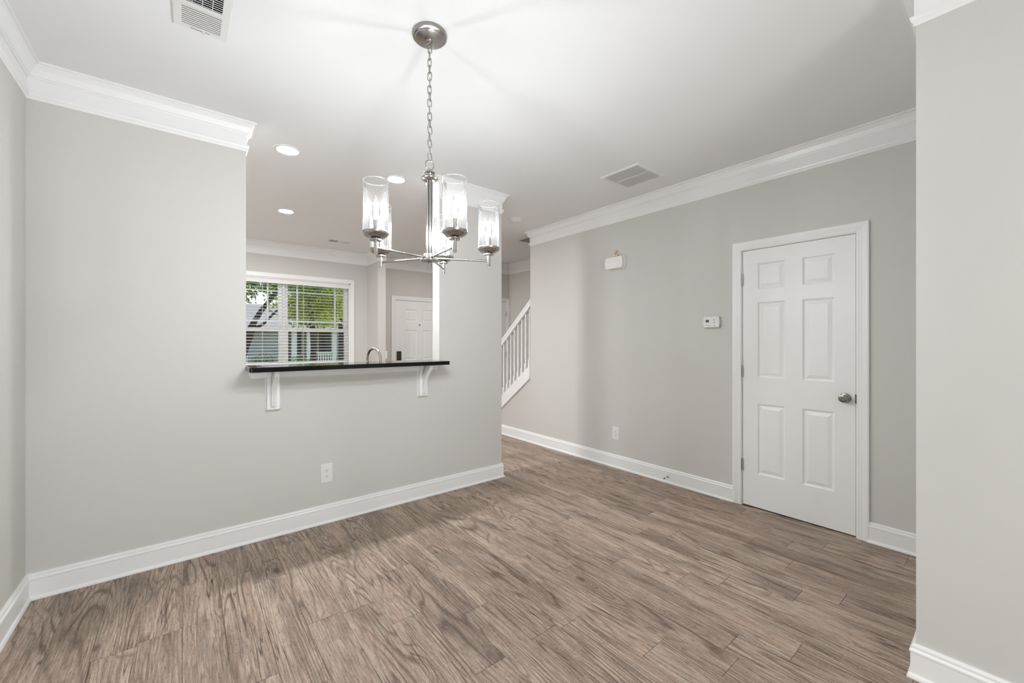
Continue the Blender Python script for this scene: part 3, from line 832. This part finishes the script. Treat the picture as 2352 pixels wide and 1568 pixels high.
sd = empty('smoke_detector', (2.984, 3.652, ZC), 'round white smoke detector on the ceiling in the hall', 'smoke detector')
lathe('base', [(0, 0), (0.072, 0), (0.072, -0.010), (0.069, -0.012), (0, -0.012)], M_PLASTIC, sd, seg=40)
lathe('cover', [(0.058, -0.012), (0.060, -0.015), (0.0635, -0.018), (0.063, -0.026), (0.052, -0.036), (0.030, -0.040), (0, -0.040)], M_PLASTIC, sd, seg=40)
lathe('test_button', [(0.014, -0.036), (0.014, -0.043), (0.010, -0.047), (0, -0.048)], M_PLASTIC, sd, (-0.012, -0.014, 0), seg=20)

# ------------------------------------------------------------------ wall fittings
def outlet(name, loc, rotz, label):
    o = empty(name, loc, label, 'outlet', 'duplex wall outlets', rotz=rotz)
    bm = bmesh.new()
    w, h = 0.0405, 0.067
    lv = [[bm.verts.new((x * k_, y, z * kz)) for x, z in ((-w, -h), (w, -h), (w, h), (-w, h))] for y, k_, kz in ((0, 1, 1), (-0.003, 1, 1), (-0.006, 0.92, 0.955))]
    for p, q in zip(lv, lv[1:]):
        for i in range(4): bm.faces.new((p[i], p[(i + 1) % 4], q[(i + 1) % 4], q[i]))
    bm.faces.new(lv[-1])
    link('cover_plate', mesh_of(bm), M_PLASTIC, o)
    for s in (1, -1):
        zc_ = s * 0.0195
        pts = []
        for i in range(28):
            t = 2 * PI * i / 28
            pts.append((0.0172 * math.cos(t), max(-0.0142, min(0.0142, 0.0172 * math.sin(t)))))
        rc = prism('receptacle', pts, 'y', -0.0078, -0.004, M_PLASTIC, o, smooth=30)
        rc.location = (0, 0, zc_)
        for x, hh in ((-0.0065, 0.0045), (0.0065, 0.0035)):
            box('slot', x - 0.0013, x + 0.0013, -0.0080, -0.0076, 0.0028 - hh, 0.0028 + hh, M_SLOT, rc)
        lathe('ground_hole', [(0, 0), (0.0027, 0), (0.0027, 0.0004), (0, 0.0004)], M_SLOT, rc, (0, -0.0076, -0.0075), (PI / 2, 0, 0), 14)
    lathe('screw', [(0, 0), (0.0028, 0), (0.0022, 0.0012), (0, 0.0013)], M_PLASTIC, o, (0, -0.006, 0), (PI / 2, 0, 0), 12)
    return o
outlet('wall_outlet', (0.797, YB, 0.357), 0, 'white duplex outlet low on the wall below the bar top')
outlet('wall_outlet', (XR, 2.641, 0.353), -PI / 2, 'white duplex outlet low on the door wall left of the door')

th = empty('thermostat', (XR, 1.643, 1.472), 'white rectangular thermostat with small grey screen left of the door', 'thermostat', rotz=-PI / 2)
box('wall_plate', -0.064, 0.066, -0.006, 0, -0.046, 0.044, M_BTN, th, 0.002, 1)
def bowed(w, h, bow, n=8):
    pts = []
    for s in (1, -1):
        for i in range(n + 1):
            t = -1 + 2 * i / n
            pts.append((s * (w + bow * (1 - t * t)), t * s * h))
    return pts
prism('housing', bowed(0.063, 0.046, 0.004), 'y', -0.027, -0.006, M_PLASTIC, th, 0.004, 2, 40)
scr = box('screen', -0.046, -0.018, -0.0285, -0.0268, -0.001, 0.020, M_LCD, th)
for x0, x1 in ((-0.043, -0.037), (-0.034, -0.028), (-0.0255, -0.0215)):
    box('screen_digit', x0, x1, -0.0288, -0.0284, 0.003, 0.016, M_LCDSEG, scr)
for z in (0.019, -0.004):
    lathe('button', [(0, 0), (0.0048, 0), (0.0045, 0.0016), (0, 0.0018)], M_BTN, th, (0.023, -0.0266, z), (PI / 2, 0, 0), 16)
for x in (-0.040, -0.022, -0.010):
    box('slide_switch', x - 0.0035, x + 0.0035, -0.0282, -0.0266, -0.030, -0.026, M_BTN, th, 0.0005, 1)
box('marking', 0.018, 0.036, -0.0274, -0.0268, -0.0325, -0.030, M_LCDSEG, th)

cm = empty('door_chime', (XR, 2.630, 2.118), 'white door chime box with brass terminals high on the wall', 'door chime', rotz=-PI / 2)
prism('back_box', bowed(0.108, 0.068, 0.012), 'y', -0.016, 0, M_PLASTIC, cm, 0.003, 1, 35)
prism('cover', bowed(0.100, 0.0615, 0.009), 'y', -0.055, -0.016, M_PLASTIC, cm, 0.007, 3, 40)
for x in (-0.014, 0.018):
    lathe('brass_nut', [(0, 0), (0.013, 0), (0.015, 0.004), (0.015, 0.014), (0.012, 0.018), (0.006, 0.019), (0.006, 0.024), (0, 0.024)], M_BRASS, cm, (x, -0.026, 0.064), None, 12)
tube('copper_wire', [(0.002, -0.024, 0.062), (0.000, -0.024, 0.100), (0.004, -0.020, 0.118), (0.004, -0.006, 0.130), (0.004, 0.0, 0.131)], 0.0075, M_COPPER, cm, 8, radii=[0.008, 0.008, 0.007, 0.004, 0.004])

ds = empty('door_stop', (XR - 0.014, 2.045, 0.060), 'small metal door stop on the baseboard left of the door', 'door stop', rotz=-PI / 2)
lathe('base_flange', [(0, 0), (0.011, 0), (0.011, 0.002), (0.007, 0.006), (0, 0.006)], M_STEEL, ds, None, (PI / 2, 0, 0), 16)
tube('spring_rod', [(0, -0.004, 0), (0, -0.030, 0.0), (0.0, -0.062, -0.003)], 0.0034, M_STEEL, ds, 8)
lathe('rubber_tip', [(0, 0), (0.0052, 0), (0.0056, 0.004), (0.0045, 0.011), (0, 0.012)], M_SLOT, ds, (0, -0.060, -0.003), (PI / 2, 0, 0), 12)

swp = empty('switch_plate', (2.444, 6.262, 1.095), 'white light switch plate on the far wall stub beside the entry door', 'light switch', rotz=PI / 2)
box('cover_plate', -0.038, 0.038, -0.026, 0, -0.058, 0.058, M_PLASTIC, swp, 0.003, 1)
box('toggle', -0.005, 0.005, -0.036, -0.025, -0.010, 0.012, M_PLASTIC, swp, 0.002, 1)

# ------------------------------------------------------------------ kitchen base cabinet, counter, faucet
cab = empty('sink_cabinet', (XO, YB + TH + 0.012, 0), 'pale kitchen base cabinet behind the half wall', 'cabinet')
cwid = XC0 - XO
box('body', 0, cwid, 0, 0.56, 0.10, 0.868, M_CAB, cab)
box('toe_kick', 0, cwid, 0, 0.50, 0.001, 0.10, M_DARK, cab)
for i in range(4):
    a0 = cwid * i / 4
    dr = box('cabinet_door', a0 + 0.004, a0 + cwid / 4 - 0.004, 0.561, 0.580, 0.12, 0.86, M_CAB, cab, 0.003, 1)
    hx = a0 + (cwid / 4 - 0.03 if i % 2 == 0 else 0.03)
    tube('handle', [(hx, 0.580, 0.80), (hx, 0.605, 0.80), (hx, 0.605, 0.70), (hx, 0.580, 0.70)], 0.005, M_NICKEL, dr, 8)
kc = box('kitchen_counter', XO, XC0, YB + TH + 0.001, YB + TH + 0.60, 0.869, 0.905, M_GRANITE, None, 0.003, 2)
tag(kc, 'low black granite kitchen counter behind the half wall', 'countertop')
fa = empty('kitchen_faucet', (1.275, 3.362, 0.905), 'arched brushed steel faucet rising behind the bar top', 'faucet')
lathe('base', [(0, 0), (0.028, 0), (0.028, 0.006), (0.022, 0.012), (0.018, 0.05), (0.0155, 0.06), (0, 0.06)], M_NICKEL, fa, seg=24)
ux, uy = -0.28, 0.96
Rg = 0.088
pts = [(0, 0, 0.05), (0, 0, 0.15), (0, 0, 0.257)]
for i in range(1, 17):
    t = PI * i / 16
    pts.append(((Rg - Rg * math.cos(t)) * ux, (Rg - Rg * math.cos(t)) * uy, 0.257 + Rg * math.sin(t)))
pts.append((2 * Rg * ux, 2 * Rg * uy, 0.225))
tube('gooseneck', pts, 0.0105, M_NICKEL, fa, 14)
lathe('spray_head', [(0, 0), (0.014, 0), (0.016, 0.004), (0.0165, 0.05), (0.013, 0.075), (0.0112, 0.09), (0, 0.09)], M_NICKEL, fa, (2 * Rg * ux, 2 * Rg * uy, 0.145), None, 20)
tube('lever', [(0.016, -0.002, 0.045), (0.05, -0.006, 0.075), (0.085, -0.008, 0.10)], 0.005, M_NICKEL, fa, 8)

# ------------------------------------------------------------------ stairs
sc_ = empty('staircase', (XR + 0.12, 5.25, 0), 'white staircase rising toward the camera behind the door wall', 'staircase')
for i in range(14):
    y1 = -0.2505 * i
    box('riser', 0.004, XS - XR - 0.13, y1 - 0.018, y1, 0.19 * i + 0.001, 0.19 * (i + 1) - 0.025, M_TRIM, sc_)
    box('tread', 0.004, XS - XR - 0.13, y1 - 0.27, y1 + 0.025, 0.19 * (i + 1) - 0.025, 0.19 * (i + 1), M_BROWN, sc_, 0.006, 1)
sx = XR
strg = prism('stringer', [(YH + 0.001, st_top(YH)), (YH + 0.001, st_bot(YH)), (5.07, 0.001), (5.30, 0.001)], 'x', -0.016 - 0.12, -0.0005, M_TRIM, sc_)
strg.location = (0, -5.25, 0)
tr_ = prism('stringer_bead', [(YH + 0.001, st_bot(YH) + 0.030), (YH + 0.001, st_bot(YH) + 0.002), (5.05, st_bot(5.05) + 0.002), (5.05, st_bot(5.05) + 0.030)], 'x', -0.145, -0.135, M_TRIM, sc_)
tr_.location = (0, -5.25, 0)
rail_t = lambda y: 1.882 - 0.845 * (y - 3.99)
rl = empty('stair_railing', (XR + 0.055, 5.25, 0), 'white stair railing with turned balusters beside the hall', 'railing')
hr = prism('handrail', [(YH + 0.001 - 5.25, rail_t(YH)), (YH + 0.001 - 5.25, rail_t(YH) - 0.085), (0.02, rail_t(5.27) - 0.085), (0.02, rail_t(5.27))], 'x', -0.030, 0.030, M_TRIM, rl, 0.008, 2, 40)
gr_ = prism('handrail_cap', [(YH + 0.001 - 5.25, rail_t(YH) + 0.004), (YH + 0.001 - 5.25, rail_t(YH) - 0.034), (0.02, rail_t(5.27) - 0.034), (0.02, rail_t(5.27) + 0.004)], 'x', -0.038, 0.038, M_TRIM, rl, 0.010, 2, 40)
bal_cache = {}
y = 4.066
while y < 5.16:
    z0, z1 = st_top(y), rail_t(y) - 0.08
    bm = bmesh.new()
    bh = 0.125
    add_prism(bm, [(-0.0155, 0.0118), (0.0155, -0.0118), (0.0155, bh), (0.0, bh + 0.008), (-0.0155, bh)], 'x', -0.0155, 0.0155)
    me1 = mesh_of(bm)
    b_ = link('baluster', me1, M_TRIM, rl, (0, y - 5.25, z0))
    L = z1 - z0
    link('turned_shaft', lathe_me([(0.010, bh - 0.01), (0.0125, bh + 0.006), (0.0095, bh + 0.016), (0.0140, bh + 0.024), (0.0140, bh + 0.030), (0.0095, bh + 0.038), (0.0125, bh + 0.046), (0.0100, bh + 0.056),
                                   (0.0135, bh + 0.085), (0.0135, bh + 0.12), (0.0110, bh + 0.25), (0.0092, L)], 14), M_TRIM, b_)
    y += 0.0796
nw = lathe('newel_post', [(0, 0.001), (0.05, 0.001), (0.05, 0.35), (0.035, 0.37), (0.042, 0.40), (0.032, 0.43), (0.04, 0.60), (0.032, 0.78), (0.045, 0.80), (0.045, 0.88), (0.03, 0.93), (0, 0.94)], M_TRIM, rl, (0, 0.09, 0), None, 24)

# ------------------------------------------------------------------ outdoors, seen through the kitchen window
def leaf_mat(name, c1, c2, tr=0.35):
    k = NT(name)
    rnd = k.n('TexNoise', {'Vector': k.n('TexCoord').outputs['Object'], 'Scale': 1.7, 'Detail': 3.0}).outputs[0]
    c = k.mix(k.ramp(rnd, [(0.35, 0.0), (0.65, 1.0)]), c1, c2)
    d = k.n('BsdfDiffuse', {'Color': c}); t = k.n('BsdfTranslucent', {'Color': c})
    return k.done(k.n('MixShader', {0: tr, 1: d.outputs[0], 2: t.outputs[0]}).outputs[0])
M_LEAF1 = leaf_mat('leaf_mid_green', rgb(70, 102, 42), rgb(150, 178, 88))
M_LEAF2 = leaf_mat('leaf_yellow_green', rgb(104, 132, 44), rgb(206, 212, 96), 0.45)
M_LEAF3 = leaf_mat('leaf_deep_green', rgb(52, 78, 40), rgb(96, 122, 64))
M_LEAF4 = leaf_mat('leaf_hedge', rgb(70, 92, 52), rgb(122, 128, 84))
M_BARK = paint('bark', rgb(58, 48, 42), 0.9, 0.1)
M_GRASS = paint('lawn', rgb(104, 122, 66), 0.9, 0.1, tint=0.15)
M_ASPH = paint('street', rgb(128, 126, 124), 0.9, 0.1)
M_SIDE = paint('grey_siding', rgb(168, 166, 166), 0.7, 0.2)
M_SIDE2 = paint('tan_siding', rgb(140, 128, 112), 0.7, 0.2)
M_ROOF = paint('roof_shingle', rgb(134, 132, 134), 0.9, 0.1, tint=0.08)
M_EXTW = paint('exterior_white', rgb(240, 235, 226), 0.6, 0.2)
M_HWIN = paint('house_window_dark', rgb(44, 50, 58), 0.15, 0.5)
gd = boxes('ground_lawn', [(-30, 45, YF + 0.16, 16, -0.75, -0.55), (-30, 45, 22.0, 60, -1.30, -1.15)], M_GRASS)
tag(gd, 'green lawn outside the kitchen window', 'lawn', kind='structure')
tag(boxes('ground_street', [(-30, 45, 16, 22.0, -1.30, -1.10)], M_ASPH), 'grey street outside beyond the lawn', 'street', kind='structure')
tag(boxes('ground_patio', [(-30, 45, -20, YREAR - 0.12, -0.25, -0.10)], M_ASPH), 'concrete patio outside the added patio door', 'patio', kind='structure')

hs = empty('neighbour_house', (0, 30, -1.15), 'grey house with white porch columns across the street, seen through the blind', 'house')
box('wall', -2, 5.2, 0.0, 8, 0, 3.12, M_SIDE, hs)
box('wall', 5.2, 16, 1.2, 8, 0, 3.12, M_SIDE2, hs)
prism('roof', [(-0.6, 3.10), (-0.6, 3.22), (4.4, 5.1), (9.0, 3.3), (9.0, 3.10)], 'x', -3, 17, M_ROOF, hs)
for x in (5.52, 6.42, 8.0, 9.5):
    c = box('porch_column', x - 0.15, x + 0.15, -0.45, -0.15, 0, 3.08, M_EXTW, hs, 0.01, 1)
for x0, x1 in ((5.85, 6.25), (7.35, 8.35), (9.2, 10.2)):
    w_ = box('window', x0, x1, 1.14, 1.19, 1.55, 3.0, M_HWIN, hs)
    boxes('window_frame', [(x0 - 0.08, x0, 1.10, 1.19, 1.47, 3.08), (x1, x1 + 0.08, 1.10, 1.19, 1.47, 3.08), (x0, x1, 1.10, 1.19, 1.47, 1.55)], M_EXTW, w_)
box('garage_door', 0.2, 3.0, -0.06, 0.0, 0.02, 2.3, M_EXTW, hs, 0.01, 1)
boxes('porch_railing', [(6.6, 8.0, -0.38, -0.30, 1.62, 1.72), (6.6, 8.0, -0.38, -0.30, 0.95, 1.03)], M_EXTW, hs)
pk = box_me(-0.04, 0.04, -0.37, -0.31, 1.03, 1.62)
for i in range(9):
    link('porch_baluster', pk, M_EXTW, hs, (6.68 + i * 0.155, 0, 0))
box('porch_floor', 5.2, 10.5, -0.6, 1.2, 0.0, 0.9, M_SIDE, hs)

def leaves(bm, rnd_, n, cen, rad, size):
    for _ in range(n):
        while True:
            v = Vector((rnd_.uniform(-1, 1), rnd_.uniform(-1, 1), rnd_.uniform(-1, 1)))
            if 0.15 < v.length < 1: break
        v = v * (0.55 + 0.45 * rnd_.random()) / max(v.length, 0.4) * min(v.length + 0.25, 1)
        p = Vector((cen[0] + v.x * rad[0], cen[1] + v.y * rad[1], cen[2] + v.z * rad[2]))
        a = Vector((rnd_.gauss(0, 1), rnd_.gauss(0, 1), rnd_.gauss(0, 0.7))).normalized()
        b = a.orthogonal().normalized()
        b = (Matrix.Rotation(rnd_.uniform(0, 6.28), 3, a) @ b)
        s = size * rnd_.uniform(0.7, 1.3)
        c = a.cross(b)
        q = [bm.verts.new(p + b * s), bm.verts.new(p + c * s * 0.45 + a * s * 0.1), bm.verts.new(p - b * s), bm.verts.new(p - c * s * 0.45 + a * s * 0.1)]
        bm.faces.new((q[0], q[1], q[2])); bm.faces.new((q[0], q[2], q[3]))

def tree(loc, trunk, clumps, mat, label, n, size, seed, branches=()):
    rnd_ = random.Random(seed)
    t = empty('tree', loc, label, 'tree', 'trees outside the kitchen window')
    tube('trunk', [p[:3] for p in trunk], 0.1, M_BARK, t, 10, radii=[p[3] for p in trunk])
    for br in branches:
        tube('branch', [p[:3] for p in br], 0.05, M_BARK, t, 8, radii=[p[3] for p in br])
    bm = bmesh.new()
    tot = sum(c[3] * c[4] * c[5] for c in clumps)
    for c in clumps:
        leaves(bm, rnd_, int(n * c[3] * c[4] * c[5] / tot), c[:3], c[3:6], size)
    me = bpy.data.meshes.new('foliage'); bm.to_mesh(me); bm.free()
    f = link('foliage', me, mat, t)
    f['kind'] = 'stuff'
    return t
# slanting dark stems close to the house on the left, with a light crown above
tree((1.15, 14.0, -0.55), [(0, 0, 0, 0.13), (0.12, 0, 1.4, 0.11), (0.33, 0, 2.25, 0.085), (0.56, 0, 2.70, 0.07), (1.06, 0, 3.47, 0.05), (1.6, 0, 4.6, 0.03)],
     [(0.2, 0.5, 4.0, 1.9, 1.5, 0.95), (1.9, 0.8, 4.3, 1.8, 1.6, 1.15), (-0.8, 0.3, 3.9, 1.2, 1.2, 0.8)], M_LEAF1, 'leafy green tree with a slanting dark trunk outside the left half of the window', 5200, 0.085, 11,
     [[(0.3, 0, 2.15, 0.05), (0.62, -0.1, 2.35, 0.04), (0.95, -0.2, 2.75, 0.03), (1.5, -0.2, 3.1, 0.015)], [(0.05, 0, 1.1, 0.06), (0.34, 0.1, 1.95, 0.05), (0.5, 0.2, 2.5, 0.03), (0.9, 0.3, 3.3, 0.02)]])
tree((3.9, 17.5, -1.1), [(0, 0, 0, 0.14), (0.05, 0, 2.2, 0.11), (-0.1, 0, 4.5, 0.07)],
     [(-0.5, 0, 4.3, 1.2, 1.0, 1.3), (0.7, 0, 4.7, 1.3, 1.0, 1.4), (0.2, 0.2, 3.5, 1.3, 1.0, 0.7)], M_LEAF2, 'sunlit yellow-green tree outside the right half of the window', 4200, 0.085, 5)
tree((6.6, 23.5, -1.15), [(0, 0, 0, 0.2), (0.1, 0, 3.0, 0.16), (0.0, 0, 6, 0.1)],
     [(0, 0, 5.6, 2.4, 1.8, 2.4), (-1.3, 0, 4.3, 1.6, 1.4, 1.2), (1.4, 0, 4.2, 1.3, 1.3, 1.3)], M_LEAF3, 'deep green tree beyond the street outside the right half of the window', 4200, 0.12, 6)
tree((0.2, 44.0, -1.15), [(0, 0, 0, 0.3), (0.1, 0, 4.0, 0.22), (0.0, 0, 8, 0.1)],
     [(0, 0, 6.6, 5.0, 2.5, 3.0), (-3.5, 0, 6.0, 3.5, 2.0, 2.6)], M_LEAF3, 'broad green tree behind the roof of the grey house, left', 4200, 0.2, 8)
tree((13.2, 44.5, -1.15), [(0, 0, 0, 0.3), (0.1, 0, 4.0, 0.22), (0.0, 0, 8, 0.1)],
     [(0, 0, 6.8, 5.0, 2.5, 3.4), (-3.0, 0, 6.6, 3.5, 2.0, 3.0)], M_LEAF1, 'broad green tree behind the roof of the grey house, right', 4200, 0.2, 9)
def bush(loc, rad, label, n, seed, mat=None, size=0.035):
    t = empty('bush', loc, label, 'bush', 'bushes outside the kitchen window')
    tube('stem', [(0, 0, 0), (0.02, 0, rad[2])], 0.03, M_BARK, t, 6)
    bm = bmesh.new()
    leaves(bm, random.Random(seed), n, (0, 0, rad[2]), rad, size)
    me = bpy.data.meshes.new('foliage'); bm.to_mesh(me); bm.free()
    f = link('foliage', me, mat or M_LEAF4, t); f['kind'] = 'stuff'
bush((1.95, 15.0, -0.55), (0.55, 0.5, 0.74), 'rounded olive hedge bush low in the left half of the window', 2600, 1)
bush((3.0, 15.0, -0.55), (0.5, 0.5, 0.72), 'rounded olive hedge bush low in the middle of the window', 2600, 2, M_LEAF3)
bush((3.55, 13.0, -0.55), (0.45, 0.4, 0.60), 'small green bush low in the right half of the window', 1800, 3, M_LEAF1)
bush((0.75, 15.2, -0.55), (0.5, 0.5, 0.72), 'rounded hedge bush hidden behind the left wall edge', 1600, 4)
